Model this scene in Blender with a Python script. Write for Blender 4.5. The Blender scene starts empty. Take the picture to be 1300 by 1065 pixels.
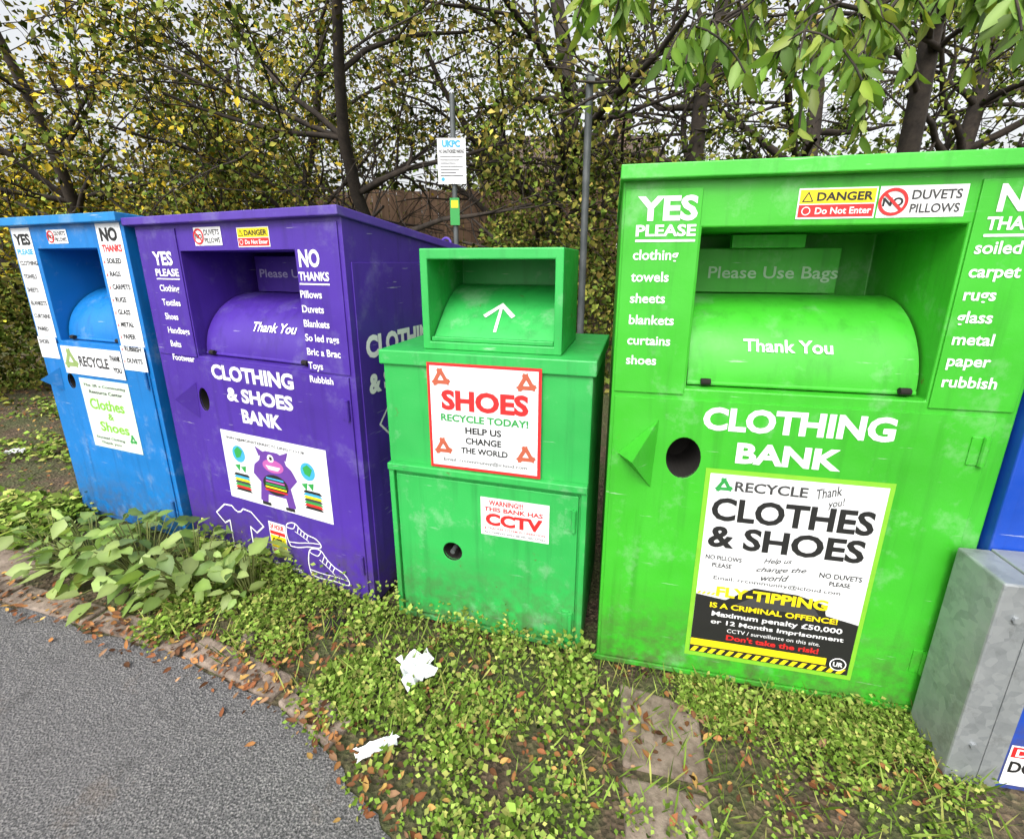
import bpy, bmesh, math, random
import numpy as np
from mathutils import Vector, Matrix, noise
random.seed(7); rng=np.random.default_rng(7)
sc=bpy.context.scene
GZ=-0.04
# ------------------------------------------------------------ helpers
def link(o,parent=None):
    sc.collection.objects.link(o)
    if parent is not None: o.parent=parent
    return o
def empty(name,loc=(0,0,0),rz=0):
    e=bpy.data.objects.new(name,None); e.empty_display_size=.2
    e.location=loc; e.rotation_euler=(0,0,rz); return link(e)
def mesh_obj(name,verts,faces,mat=None,parent=None,smooth=False,recalc=False):
    me=bpy.data.meshes.new(name); me.from_pydata([tuple(v) for v in verts],[],faces)
    if recalc:
        bm=bmesh.new(); bm.from_mesh(me); bmesh.ops.recalc_face_normals(bm,faces=bm.faces); bm.to_mesh(me); bm.free()
    if mat:
        me.materials.append(mat)
    if smooth: me.polygons.foreach_set('use_smooth',[True]*len(me.polygons))
    me.update()
    return link(bpy.data.objects.new(name,me),parent)
def bevel(o,w=.004,seg=2):
    m=o.modifiers.new('bevel','BEVEL'); m.width=w; m.segments=seg; m.limit_method='ANGLE'; m.angle_limit=math.radians(35)
BF=[(0,1,2,3),(7,6,5,4),(0,4,5,1),(1,5,6,2),(2,6,7,3),(3,7,4,0)]
def box(name,x0,x1,y0,y1,z0,z1,mat,parent=None,bw=.003,zt=None):
    """zt: z top at the back (y1)"""
    zb=z1 if zt is None else zt
    v=[(x0,y0,z0),(x1,y0,z0),(x1,y1,z0+(zb-z1)),(x0,y1,z0+(zb-z1)),(x0,y0,z1),(x1,y0,z1),(x1,y1,zb),(x0,y1,zb)]
    o=mesh_obj(name,v,BF,mat,parent,recalc=True)
    if bw: bevel(o,bw)
    return o
def cyl(name,p0,p1,r,mat,parent=None,n=16,r1=None):
    p0=Vector(p0);p1=Vector(p1);d=(p1-p0).normalized()
    a=d.orthogonal().normalized();b=d.cross(a); r1=r if r1 is None else r1
    v=[];f=[]
    for i in range(n):
        t=2*math.pi*i/n; o=a*math.cos(t)+b*math.sin(t)
        v.append(p0+o*r); v.append(p1+o*r1)
    for i in range(n):
        j=(i+1)%n; f.append((2*i,2*j,2*j+1,2*i+1))
    f.append(tuple(range(0,2*n,2))); f.append(tuple(range(1,2*n,2)))
    return mesh_obj(name,v,f,mat,parent,recalc=True)
# ------------------------------------------------------------ materials
class NT:
    def __init__(s,name):
        s.m=bpy.data.materials.new(name); s.m.use_nodes=True; s.t=s.m.node_tree; s.n=s.t.nodes; s.l=s.t.links
        s.b=s.n['Principled BSDF']
    def N(s,typ,**k):
        n=s.n.new(typ)
        for a,b in k.items(): setattr(n,a,b)
        return n
    def L(s,a,b): s.l.new(a,b)
    def noise(s,scale,detail=4,vec=None,rough=.5):
        n=s.N('ShaderNodeTexNoise'); n.inputs['Scale'].default_value=scale; n.inputs['Detail'].default_value=detail; n.inputs['Roughness'].default_value=rough
        if vec is not None: s.L(vec,n.inputs['Vector'])
        return n.outputs['Fac']
    def ramp(s,fac,stops):
        r=s.N('ShaderNodeValToRGB'); e=r.color_ramp.elements
        while len(e)<len(stops): e.new(.5)
        for i,(p,c) in enumerate(stops):
            e[i].position=p; e[i].color=(*c,1) if len(c)==3 else c
        s.L(fac,r.inputs['Fac']); return r.outputs['Color']
    def mapr(s,v,a,b,c=0,d=1):
        m=s.N('ShaderNodeMapRange'); m.inputs[1].default_value=a;m.inputs[2].default_value=b;m.inputs[3].default_value=c;m.inputs[4].default_value=d
        s.L(v,m.inputs[0]); return m.outputs[0]
    def math(s,op,a,b):
        m=s.N('ShaderNodeMath',operation=op)
        for i,x in enumerate((a,b)):
            if isinstance(x,(int,float)): m.inputs[i].default_value=x
            else: s.L(x,m.inputs[i])
        return m.outputs[0]
    def mix(s,fac,a,b,blend='MIX'):
        m=s.N('ShaderNodeMix',data_type='RGBA',blend_type=blend)
        for sock,x in ((m.inputs[0],fac),(m.inputs[6],a),(m.inputs[7],b)):
            if isinstance(x,(int,float)): sock.default_value=x
            elif isinstance(x,tuple): sock.default_value=(*x,1)
            else: s.L(x,sock)
        return m.outputs[2]
    def bump(s,h,strength=.3,dist=.01,normal=None):
        b=s.N('ShaderNodeBump'); b.inputs['Strength'].default_value=strength; b.inputs['Distance'].default_value=dist
        s.L(h,b.inputs['Height'])
        if normal is not None: s.L(normal,b.inputs['Normal'])
        s.L(b.outputs[0],s.b.inputs['Normal']); return b.outputs[0]
    def coord(s,kind='Object'): return s.N('ShaderNodeTexCoord').outputs[kind]
def sc3(c,k): return tuple(min(1,x*k) for x in c)
def paint(name,rgb,rough=.40,dirt=.75,rust=.6,rth=.68,chalk=.22):
    m=NT(name); co=m.coord()
    n1=m.noise(1.7,3,co); c=m.mix(m.mapr(n1,.3,.7),sc3(rgb,.82),sc3(rgb,1.08))
    mp=m.N('ShaderNodeMapping'); mp.inputs['Scale'].default_value=(22,22,1.3); m.L(co,mp.inputs['Vector'])
    st=m.noise(1,4,mp.outputs[0],.6); c=m.mix(m.mapr(st,.52,.78,0,.5),c,sc3(rgb,.42))
    ch=m.noise(5,7,co,.72); c=m.mix(m.mapr(ch,.55,.75,0,chalk),c,(.6,.65,.6))
    m2=m.N('ShaderNodeMapping'); m2.inputs['Scale'].default_value=(3,3,60); m2.inputs['Rotation'].default_value=(0,.5,0); m.L(co,m2.inputs['Vector'])
    c=m.mix(m.math('MULTIPLY',m.mapr(m.noise(1.6,5,m2.outputs[0],.6),.66,.69,0,.5),m.mapr(m.noise(3,2,co),.48,.58,0,1)),c,(.6,.62,.6))
    z=m.N('ShaderNodeSeparateXYZ'); m.L(co,z.inputs[0])
    low=m.mapr(z.outputs[2],0.0,.40,1,0); dn=m.noise(14,6,co,.7)
    c=m.mix(m.math('MULTIPLY',low,m.mapr(dn,.38,.62,0,dirt)),c,(.07,.055,.03))
    rn=m.noise(9,8,co,.75); c=m.mix(m.mapr(rn,rth,rth+.03,0,rust),c,(.13,.05,.02))
    m.L(c,m.b.inputs['Base Color'])
    m.L(m.mapr(dn,.3,.7,rough-.06,rough+.18),m.b.inputs['Roughness'])
    h=m.math('ADD',m.math('MULTIPLY',m.noise(2.6,2,co),1.0),m.math('MULTIPLY',m.noise(90,2,co),.02))
    m.bump(h,.75,.024)
    return m.m
def flat(name,rgb,rough=.5,wear=.25,b=.25):
    m=NT(name); co=m.coord(); n=m.noise(16,6,co,.7)
    c=m.mix(m.mapr(n,.5,.72,0,wear),rgb,sc3(rgb,.55)); m.L(c,m.b.inputs['Base Color']); m.b.inputs['Roughness'].default_value=rough
    m.bump(m.noise(7,3,co),b,.01)
    return m.m
M={}
M['green']=paint('bright_green_paint',(.045,.42,.022))
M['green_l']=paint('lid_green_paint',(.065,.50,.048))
M['mint']=paint('mid_green_paint',(.030,.39,.075),rust=.85,rth=.645,chalk=.30)
M['purple']=paint('purple_paint',(.062,.022,.29),rust=.3,chalk=.12)
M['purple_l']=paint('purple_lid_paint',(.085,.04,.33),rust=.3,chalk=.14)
M['blue']=paint('blue_paint',(.004,.17,.50),chalk=.26)
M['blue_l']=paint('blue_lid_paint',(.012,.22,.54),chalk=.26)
M['navy']=paint('deep_blue_paint',(.004,.06,.42),chalk=.06)
M['dark']=flat('black_and_hole_shade',(.01,.008,.006),.9)  # near-black: paints the shade inside cut holes; also bolts and one stone
M['white']=flat('white_vinyl',(.80,.80,.80),.45,.18)
M['fade']=flat('faded_lettering',(.42,.60,.42),.6)
M['fadep']=flat('faded_lettering_lilac',(.40,.36,.58),.6)
M['paper']=flat('poster_paper',(.76,.77,.78),.5,.22,.5)
M['paperg']=flat('poster_paper_pale',(.60,.72,.58),.5,.25,.5)
M['red']=flat('red_ink',(.60,.02,.02)); M['black']=flat('black_ink',(.015,.015,.015),.5)
M['yellow']=flat('yellow_ink',(.85,.66,.01)); M['gink']=flat('green_ink',(.03,.30,.06))
M['lime']=flat('lime_border',(.20,.50,.03)); M['brown']=flat('recycle_brown_ink',(.45,.10,.05))
M['grey']=flat('grey_ink',(.05,.05,.05)); M['mpurple']=flat('monster_purple_ink',(.12,.04,.28)); M['mpink']=flat('monster_pink_ink',(.45,.10,.35))
M['cyan']=flat('globe_blue_ink',(.05,.35,.6)); M['olive']=flat('olive_ink',(.25,.35,.12))
m=NT('galvanised_steel'); co=m.coord(); v=m.N('ShaderNodeTexVoronoi'); v.inputs['Scale'].default_value=40; m.L(co,v.inputs['Vector'])
c=m.mix(m.mapr(m.noise(5,6,co,.7),.35,.65,.15,.8),m.ramp(v.outputs['Color'],[(.2,(.20,.22,.23)),(.8,(.33,.35,.36))]),(.36,.38,.39)); c=m.mix(m.mapr(m.noise(11,6,co,.7),.55,.7,0,.5),c,(.12,.125,.12)); m.L(c,m.b.inputs['Base Color'])
m.b.inputs['Metallic'].default_value=.45; m.b.inputs['Roughness'].default_value=.5; m.bump(m.noise(8,5,co),.4,.01); M['galv']=m.m
m=NT('asphalt'); co=m.coord(); n=m.noise(150,4,co,.75); v=m.N('ShaderNodeTexVoronoi'); v.inputs['Scale'].default_value=130; m.L(co,v.inputs['Vector'])
c=m.ramp(n,[(.34,(.035,.035,.036)),(.5,(.115,.112,.112)),(.66,(.34,.325,.31))])
c=m.mix(m.mapr(m.noise(1.5,5,co),.35,.65,0,.35),c,(.15,.143,.14)); c=m.mix(m.mapr(m.noise(9,6,co),.6,.75,0,.5),c,(.06,.058,.056)); c=m.mix(m.mapr(m.noise(3.3,6,co,.7),.58,.66,0,.35),c,(.16,.12,.09)); m.L(c,m.b.inputs['Base Color'])
m.b.inputs['Roughness'].default_value=.88; m.bump(m.math('ADD',v.outputs['Distance'],n),1.0,.006); M['asphalt']=m.m
m=NT('soil_leaf_litter'); co=m.coord(); v=m.N('ShaderNodeTexVoronoi'); v.inputs['Scale'].default_value=55; m.L(co,v.inputs['Vector'])
c=m.ramp(v.outputs['Color'],[(.1,(.05,.034,.02)),(.5,(.115,.078,.048)),(.9,(.20,.14,.085))])
c=m.mix(m.mapr(m.noise(2.6,5,co,.7),.42,.55,0,.8),c,(.075,.10,.028)); c=m.mix(m.mapr(m.noise(60,4,co),.4,.7,0,.6),c,(.05,.038,.022)); m.L(c,m.b.inputs['Base Color'])
m.b.inputs['Roughness'].default_value=.95; m.bump(m.math('ADD',v.outputs['Distance'],m.noise(40,5,co,.7)),1,.015); M['soil']=m.m
m=NT('weathered_concrete'); co=m.coord(); c=m.ramp(m.noise(5,8,co,.7),[(.3,(.14,.105,.08)),(.55,(.27,.21,.165)),(.75,(.38,.32,.26))]); c=m.mix(m.mapr(m.noise(22,7,co,.7),.45,.62,0,.75),c,(.10,.070,.05)); m.L(c,m.b.inputs['Base Color'])
m.b.inputs['Roughness'].default_value=.9; m.bump(m.noise(35,8,co,.7),.8,.01); M['stone']=m.m
m=NT('bark'); co=m.coord(); c=m.ramp(m.noise(9,4,co,.7),[(.3,(.014,.011,.009)),(.7,(.06,.045,.033))]); m.L(c,m.b.inputs['Base Color']); m.b.inputs['Roughness'].default_value=.95; M['bark']=m.m
m=NT('grey_post_metal'); co=m.coord(); c=m.ramp(m.noise(6,6,co),[(.3,(.06,.07,.07)),(.7,(.13,.14,.14))]); m.L(c,m.b.inputs['Base Color']); m.b.inputs['Roughness'].default_value=.5; m.b.inputs['Metallic'].default_value=.3; M['post']=m.m
m=NT('fence_wood'); co=m.coord(); mp=m.N('ShaderNodeMapping'); mp.inputs['Scale'].default_value=(8,8,.8); m.L(co,mp.inputs[0]); c=m.ramp(m.noise(3,6,mp.outputs[0]),[(.3,(.11,.065,.04)),(.7,(.26,.16,.10))]); m.L(c,m.b.inputs['Base Color']); m.b.inputs['Roughness'].default_value=.9; M['wood']=m.m
m=NT('brick_wall'); co=m.coord(); mp=m.N('ShaderNodeMapping'); mp.inputs['Rotation'].default_value=(math.radians(90),0,0); m.L(co,mp.inputs[0])
b=m.N('ShaderNodeTexBrick'); b.inputs['Scale'].default_value=1; b.inputs['Brick Width'].default_value=.225; b.inputs['Row Height'].default_value=.075; b.inputs['Mortar Size'].default_value=.006
b.inputs['Color1'].default_value=(.20,.10,.07,1); b.inputs['Color2'].default_value=(.13,.065,.045,1); b.inputs['Mortar'].default_value=(.25,.22,.19,1); m.L(mp.outputs[0],b.inputs['Vector']); m.L(b.outputs[0],m.b.inputs['Base Color']); m.b.inputs['Roughness'].default_value=.9; M['brick']=m.m
m=NT('roof_tile'); co=m.coord(); c=m.ramp(m.noise(20,4,co),[(.3,(.06,.04,.03)),(.7,(.12,.08,.06))]); m.L(c,m.b.inputs['Base Color']); M['roof']=m.m
m=NT('window_glass'); m.b.inputs['Base Color'].default_value=(.03,.04,.05,1); m.b.inputs['Roughness'].default_value=.08; M['glass']=m.m
def leafmat(name,trans=.35,rough=.5):
    m=NT(name); a=m.N('ShaderNodeAttribute',attribute_name='Col'); m.L(a.outputs['Color'],m.b.inputs['Base Color']); m.b.inputs['Roughness'].default_value=rough
    t=m.N('ShaderNodeBsdfTranslucent'); m.L(m.mix(1.0,a.outputs['Color'],(1.6,1.5,.8),'MULTIPLY'),t.inputs['Color'])
    mx=m.N('ShaderNodeMixShader'); mx.inputs[0].default_value=trans; m.L(m.b.outputs[0],mx.inputs[1]); m.L(t.outputs[0],mx.inputs[2]); m.L(mx.outputs[0],m.n['Material Output'].inputs['Surface']); return m.m
def leafdiff(name):
    m=NT(name); a=m.N('ShaderNodeAttribute',attribute_name='Col'); d=m.N('ShaderNodeBsdfDiffuse'); m.L(a.outputs['Color'],d.inputs['Color']); m.L(d.outputs[0],m.n['Material Output'].inputs['Surface']); return m.m
M['leaf']=leafmat('foliage'); M['leaf_dry']=leafdiff('dry_leaf'); M['leaf_far']=leafdiff('far_foliage'); M['weed']=leafdiff('weed_foliage')
# ------------------------------------------------------------ leaf clouds
def unit(a): return a/np.maximum(np.linalg.norm(a,axis=1,keepdims=True),1e-9)
def leaf_cloud(name,P,size,col,parent=None,mat=None,d=None,nrm=None,up=.6,elong=.55,fold=.18,detail=False,curl=0.0):
    P=np.asarray(P,float); n=len(P); size=np.asarray(size)[:,None]
    if d is None: d=unit(rng.normal(size=(n,3))+np.array([0,0,-.25]))
    else: d=unit(d)
    if nrm is None: nrm=rng.normal(size=(n,3))*(1-up)+np.array([0,-.25,1])*up
    s=unit(np.cross(d,nrm)); nn=np.cross(s,d)
    L=size; W=size*elong*.5; F=L*fold
    if not detail:
        V=np.stack([P,P+d*L*.45+s*W+nn*F,P+d*L,P+d*L*.45-s*W+nn*F],1); k=4
        tri=np.array([[0,1,2],[0,2,3]])
        fv=(tri[None]+(np.arange(n)*k)[:,None,None]).reshape(-1); npoly=2*n; per=3
    else:
        c=nn*(-curl)*L
        V=np.stack([P,P+d*L*.25+s*W*.85+nn*F*.8,P+d*L*.6+s*W*.8+nn*F*.7+c*.4,P+d*L+c,P+d*L*.6-s*W*.8+nn*F*.7+c*.4,P+d*L*.25-s*W*.85+nn*F*.8,P+d*L*.5+c*.25],1); k=7
        q=np.array([[0,1,6],[1,2,6],[2,3,6],[3,4,6],[4,5,6],[5,0,6]])
        fv=(q[None]+(np.arange(n)*k)[:,None,None]).reshape(-1); npoly=6*n; per=3
    me=bpy.data.meshes.new(name); me.vertices.add(n*k); me.vertices.foreach_set('co',V.reshape(-1))
    me.loops.add(len(fv)); me.loops.foreach_set('vertex_index',fv.astype(np.int32))
    me.polygons.add(npoly); me.polygons.foreach_set('loop_start',np.arange(0,npoly*per,per,dtype=np.int32))
    me.update(calc_edges=True)
    at=me.attributes.new('Col','FLOAT_COLOR','POINT'); C=np.ones((n,k,4)); C[:,:,:3]=np.asarray(col)[:,None,:]; 
    if k==7: C[:,6,:3]*=1.25; C[:,0,:3]*=1.15
    at.data.foreach_set('color',C.reshape(-1))
    me.materials.append(mat or M['leaf'])
    return link(bpy.data.objects.new(name,me),parent)
def pal(n,cols,var=.25):
    cols=np.array(cols); c=cols[rng.integers(0,len(cols),n)]
    return np.clip(c*(1+rng.normal(size=(n,1))*var),.004,.9)
# ------------------------------------------------------------ graphics
_tc={}
def text_mesh(body,bold=0.0,shear=0.0):
    key=(body,bold,shear)
    if key in _tc: return _tc[key]
    cu=bpy.data.curves.new('t','FONT'); cu.body=body; cu.size=1; cu.offset=bold; cu.shear=shear; cu.resolution_u=3
    ob=bpy.data.objects.new('t',cu); sc.collection.objects.link(ob)
    dg=bpy.context.evaluated_depsgraph_get(); dg.update()
    me=bpy.data.meshes.new_from_object(ob.evaluated_get(dg))
    v=np.array([(a.co.x,a.co.y) for a in me.vertices]); f=[tuple(p.vertices) for p in me.polygons]
    bpy.data.objects.remove(ob); bpy.data.meshes.remove(me); bpy.data.curves.remove(cu)
    _tc[key]=(v,f); return v,f
class Gfx:
    def __init__(s,parent,name='graphics'):
        s.p=parent; s.name=name; s.v=[]; s.f=[]; s.mi=[]; s.mats=[]; s.plane=lambda a,z,o:(a,-o,z)
    def m(s,k):
        if k not in s.mats: s.mats.append(k)
        return s.mats.index(k)
    def add(s,pts,faces,mat,off):
        b=len(s.v); s.v+= [s.plane(a,z,off) for a,z in pts]
        for f in faces: s.f.append(tuple(b+i for i in f)); s.mi.append(s.m(mat))
    def poly(s,mat,pts,off): s.add(pts,[tuple(range(len(pts)))],mat,off)
    def rect(s,mat,x0,x1,z0,z1,off): s.poly(mat,[(x0,z0),(x1,z0),(x1,z1),(x0,z1)],off)
    def disc(s,mat,cx,cz,rx,rz,off,n=24): s.poly(mat,[(cx+rx*math.cos(2*math.pi*i/n),cz+rz*math.sin(2*math.pi*i/n)) for i in range(n)],off)
    def ring(s,mat,cx,cz,r,w,off,n=28):
        p=[];f=[]
        for i in range(n):
            t=2*math.pi*i/n
            p+=[(cx+r*math.cos(t),cz+r*math.sin(t)),(cx+(r-w)*math.cos(t),cz+(r-w)*math.sin(t))]
        for i in range(n): j=(i+1)%n; f.append((2*i,2*j,2*j+1,2*i+1))
        s.add(p,f,mat,off)
    def stroke(s,mat,pts,w,off,closed=False):
        n=len(pts)
        for i in range(n if closed else n-1):
            a=Vector(pts[i]);b=Vector(pts[(i+1)%n]);d=(b-a)
            if d.length<1e-6: continue
            d.normalize();q=Vector((-d.y,d.x))*w/2;e=d*w*.3
            s.poly(mat,[tuple(a-e-q),tuple(b+e-q),tuple(b+e+q),tuple(a-e+q)],off+.00004*(i%7))
    def T(s,body,mat,x0,x1,z0,z1,off,bold=0.0,shear=0.0,rot=0.0):
        v,f=text_mesh(body,bold,shear)
        mn=v.min(0);mx=v.max(0)
        q=(v-mn)/(mx-mn); q[:,0]=x0+q[:,0]*(x1-x0); q[:,1]=z0+q[:,1]*(z1-z0)
        if rot:
            c=np.array([(x0+x1)/2,(z0+z1)/2]); R=np.array([[math.cos(rot),math.sin(rot)],[-math.sin(rot),math.cos(rot)]]); q=(q-c)@R+c
        s.add([tuple(a) for a in q],f,mat,off)
    def W(s,body,mat,x,z,size,off,bold=0.01,align='l',sx=1.0):
        v,f=text_mesh(body,bold,0); q=v*size; q=q*np.array([sx,1]); w=q[:,0].max()
        dx={'l':0,'c':-w/2,'r':-w}[align]
        q=q+np.array([x+dx,z]); s.add([tuple(a) for a in q],f,mat,off)
    def recyc(s,mat,cx,cz,r,off):
        for k in range(3):
            t=math.radians(120*k+90)
            def R(a,b): return (cx+(a*math.cos(t)-b*math.sin(t))*r,cz+(a*math.sin(t)+b*math.cos(t))*r)
            s.poly(mat,[R(-.50,-.62),R(-.50,.42),R(-.16,.42),R(-.16,-.30)],off)
            s.poly(mat,[R(-.70,.40),R(-.33,.86),R(.04,.40)],off+.0002)
            s.poly(mat,[R(-.50,-.62),R(-.16,-.30),R(.02,-.62),R(-.22,-.90)],off+.0001)
    def danger(s,x0,x1,z0,z1,off):
        w=x1-x0;h=z1-z0
        s.rect('white',x0,x1,z0,z1,off)
        s.rect('yellow',x0+.02*w,x1-.02*w,z0+.5*h,z1-.05*h,off+.001); s.rect('red',x0+.02*w,x1-.02*w,z0+.06*h,z0+.46*h,off+.001)
        s.T('DANGER','black',x0+.24*w,x0+.95*w,z0+.58*h,z1-.14*h,off+.002,.03)
        s.T('Do Not Enter','white',x0+.24*w,x0+.95*w,z0+.15*h,z0+.37*h,off+.002,.02)
        s.poly('black',[(x0+.05*w,z0+.56*h),(x0+.2*w,z0+.56*h),(x0+.125*w,z1-.1*h)],off+.002)
        s.poly('yellow',[(x0+.075*w,z0+.59*h),(x0+.175*w,z0+.59*h),(x0+.125*w,z1-.18*h)],off+.0025)
        s.ring('white',x0+.12*w,z0+.26*h,.14*h,.03*h,off+.002)
    def duvets(s,x0,x1,z0,z1,off):
        w=x1-x0;h=z1-z0
        s.rect('white',x0,x1,z0,z1,off); s.T('NO','black',x0+.05*w,x0+.29*w,z0+.36*h,z0+.64*h,off+.001,.04)
        r=.44*h; cx=x0+.17*w; cz=z0+.5*h; s.ring('red',cx,cz,r,.1*h,off+.002); s.stroke('red',[(cx-r*.65,cz+r*.65),(cx+r*.65,cz-r*.65)],.09*h,off+.0022)
        s.T('DUVETS','grey',x0+.38*w,x1-.06*w,z0+.56*h,z1-.14*h,off+.001,.02); s.T('PILLOWS','grey',x0+.38*w,x1-.06*w,z0+.14*h,z0+.43*h,off+.001,.02)
    def build(s):
        o=mesh_obj(s.name,s.v,s.f,None,s.p)
        for k in s.mats: o.data.materials.append(M[k])
        o.data.polygons.foreach_set('material_index',s.mi); return o
# ------------------------------------------------------------ bins
def cut(obj,p0,p1,r,sx=1.0,n=28):
    c=cyl('cutter',p0,p1,r,M['dark'],obj.parent,n)
    if sx!=1.0:
        cx=p0[0]
        for v in c.data.vertices: v.co.x=cx+(v.co.x-cx)*sx
    md=obj.modifiers.new('hole','BOOLEAN'); md.object=c; md.operation='DIFFERENCE'; md.solver='EXACT'; md.material_mode='TRANSFER'
    dg=bpy.context.evaluated_depsgraph_get(); dg.update()
    me=bpy.data.meshes.new_from_object(obj.evaluated_get(dg))
    obj.modifiers.clear(); obj.data=me; bpy.data.objects.remove(c)
def bin_body(parent,x0,x1,z0,z1,zb,depth,op,rd,mat):
    xa,xb,za,zc=op; X=[x0,xa,xb,x1];Z=[z0,za,zc,z1]
    v=[(X[i],0,Z[j]) for j in range(4) for i in range(4)]
    F=lambda i,j:j*4+i
    f=[(F(i,j),F(i+1,j),F(i+1,j+1),F(i,j+1)) for j in range(3) for i in range(3) if not(i==1 and j==1)]
    r=len(v); v+=[(xa,rd,za),(xb,rd,za),(xb,rd,zc),(xa,rd,zc)]
    q=[F(1,1),F(2,1),F(2,2),F(1,2)]
    f.append((r,r+1,r+2,r+3))
    for k in range(4): f.append((q[k],q[(k+1)%4],r+(k+1)%4,r+k))
    b=len(v); v+=[(x0,depth,z0),(x1,depth,z0),(x1,depth,zb),(x0,depth,zb)]
    f.append((b,b+1,b+2,b+3)); f.append((F(0,0),F(0,1),F(0,2),F(0,3),b+3,b)); f.append((F(3,0),F(3,1),F(3,2),F(3,3),b+2,b+1))
    f.append((F(0,3),F(1,3),F(2,3),F(3,3),b+2,b+3)); f.append((F(0,0),F(1,0),F(2,0),F(3,0),b+1,b))
    return mesh_obj('body',v,f,mat,parent,recalc=True)
def drum(parent,xa,xb,za,mat,rz=.28,ry=.30,y0=.04):
    v=[];f=[];n=20
    for i in range(n+1):
        t=math.pi/2*i/n; y=y0+ry-ry*math.cos(t); z=za+.012+rz*math.sin(t)
        v+=[(xa+.008,y,z),(xb-.008,y,z)]
    for i in range(n): f.append((2*i,2*i+1,2*i+3,2*i+2))
    o=mesh_obj('chute_drum',v,f,mat,parent,smooth=True)
    cyl('drum_edge',(xa+.008,y0+.004,za+.012),(xb-.008,y0+.004,za+.012),.008,mat,parent,10)
    for x in (xa+.05,xb-.06): cyl('pivot_bolt',(x,y0-.012,za+.02),(x+.03,y0-.012,za+.02),.011,M['dark'],parent,10)
    return o
def drum_plane(za,theta,rz=.28,ry=.30,y0=.04):
    t=math.radians(theta); y=y0+ry-ry*math.cos(t); z=za+.012+rz*math.sin(t)
    tg=Vector((0,ry*math.sin(t),rz*math.cos(t))).normalized(); nm=Vector((0,-tg.z,tg.y))
    return lambda a,zz,o:(a,y+tg.y*zz+nm.y*(o+.003),z+tg.z*zz+nm.z*(o+.003))
def guard(parent,l,t,b,ap,mat,h=.07,y=-.009):
    v=[(l[0],y,l[1]),(t[0],y,t[1]),(b[0],y,b[1]),(ap[0],y-h,ap[1])]
    return mesh_obj('lock_guard',v,[(0,1,2),(0,1,3),(1,2,3),(2,0,3)],mat,parent,recalc=True)
def hinge(parent,x,z,mat,y=-.016,h=.09):
    cyl('hinge',(x,y,z-h/2),(x,y,z+h/2),.009,mat,parent,10); box('hinge_leaf',x-.035,x+.0,y+.004,y+.012,z-h/2,z+h/2,mat,parent,.001)
def lugs(parent,pts,mat):
    for (x,y,z) in pts:
        v=[];f=[];n=12;k=6
        for i in range(n+1):
            t=math.pi*i/n
            for j in range(k):
                a=2*math.pi*j/k; r=.032+.006*math.cos(a)
                v.append((x+r*math.cos(t),y+.006*math.sin(a),z+r*1.2*math.sin(t)))
        for i in range(n):
            for j in range(k): f.append((i*k+j,i*k+(j+1)%k,(i+1)*k+(j+1)%k,(i+1)*k+j))
        mesh_obj('lifting_lug',v,f,mat,parent,smooth=True)
def feet(parent,x0,x1,depth,mat):
    for x in (x0+.02,x1-.12):
        for y in (.03,depth-.15): box('foot',x,x+.09,y,y+.1,GZ-.01,0,mat,parent,.002)
# ===== big green clothing bank
g=empty('clothing_bank',(.3215,1.518,0),-math.radians(12))
body=bin_body(g,.022,1.186,0,1.795,1.74,1.0,(.262,.95,1.145,1.652),.46,M['green'])
door=box('door',.034,1.135,-.008,-.0005,.025,1.108,M['green'],g,0)
cut(body,(.275,-.05,.90),(.275,.2,.90),.075,.75); cut(door,(.275,-.05,.90),(.275,.2,.90),.075,.75)
bevel(body,.005); bevel(door,.0025)
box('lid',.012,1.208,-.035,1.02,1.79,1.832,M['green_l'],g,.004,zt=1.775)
box('side_column_left',.030,.255,-.006,-.0005,1.125,1.765,M['green'],g,.002); box('side_column_right',.957,1.172,-.006,-.0005,1.125,1.765,M['green'],g,.002)
box('bottom_rail',.0,1.186,-.012,-.0005,0,.02,M['green'],g,.002)
drum(g,.262,.95,1.145,M['green']); 
box('bag_notice_plate',.29,.80,.355,.365,1.44,1.60,M['green'],g,.002); box('upper_baffle',.42,.66,.30,.33,1.60,1.645,M['green_l'],g,.002)
guard(g,(.055,.90),(.185,1.035),(.175,.78),(.10,.905),M['green'],.085)
feet(g,0,1.186,1.0,M['green'])
for z in (.22,1.0): hinge(g,1.12,z,M['green'])
G=Gfx(g)
o=.0075
G.T('YES','white',.067,.244,1.672,1.745,o,.035); G.T('PLEASE','white',.067,.244,1.627,1.662,o,.03); G.rect('white',.067,.244,1.611,1.618,o)
for i,(t,z) in enumerate([('clothing',1.558),('towels',1.491),('sheets',1.424),('blankets',1.355),('curtains',1.288),('shoes',1.222)]): G.W(t,'white',.062,z,.043,o,.018)
G.T('NO','white',1.0,1.135,1.68,1.752,o,.035); G.T('THANKS','white',.985,1.15,1.634,1.669,o,.03); G.rect('white',.985,1.15,1.617,1.624,o)
for i,t in enumerate(['soiled','carpet','rugs','glass','metal','paper','rubbish']): G.W(t,'white',.972,1.573-i*.0632,.047,o,.02)
G.danger(.515,.715,1.671,1.754,.0015); G.duvets(.72,.93,1.671,1.754,.0015)
o=.0095
G.T('CLOTHING','white',.325,.885,1.008,1.090,o,.04); G.T('BANK','white',.44,.755,.898,.972,o,.04)
G.rect('lime',.352,.920,.095,.872,o); G.rect('paper',.368,.905,.115,.855,o+.001)
k=o+.002
G.recyc('gink',.415,.812,.034,k); G.T('RECYCLE','grey',.45,.675,.795,.832,k,.025); G.T('Thank','grey',.70,.775,.805,.84,k,.01,.4,.3); G.T('you!','grey',.735,.79,.765,.80,k,.01,.4,.3)
G.T('CLOTHES','black',.385,.885,.678,.768,k,.032); G.T('& SHOES','black',.385,.875,.572,.660,k,.032)
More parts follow.
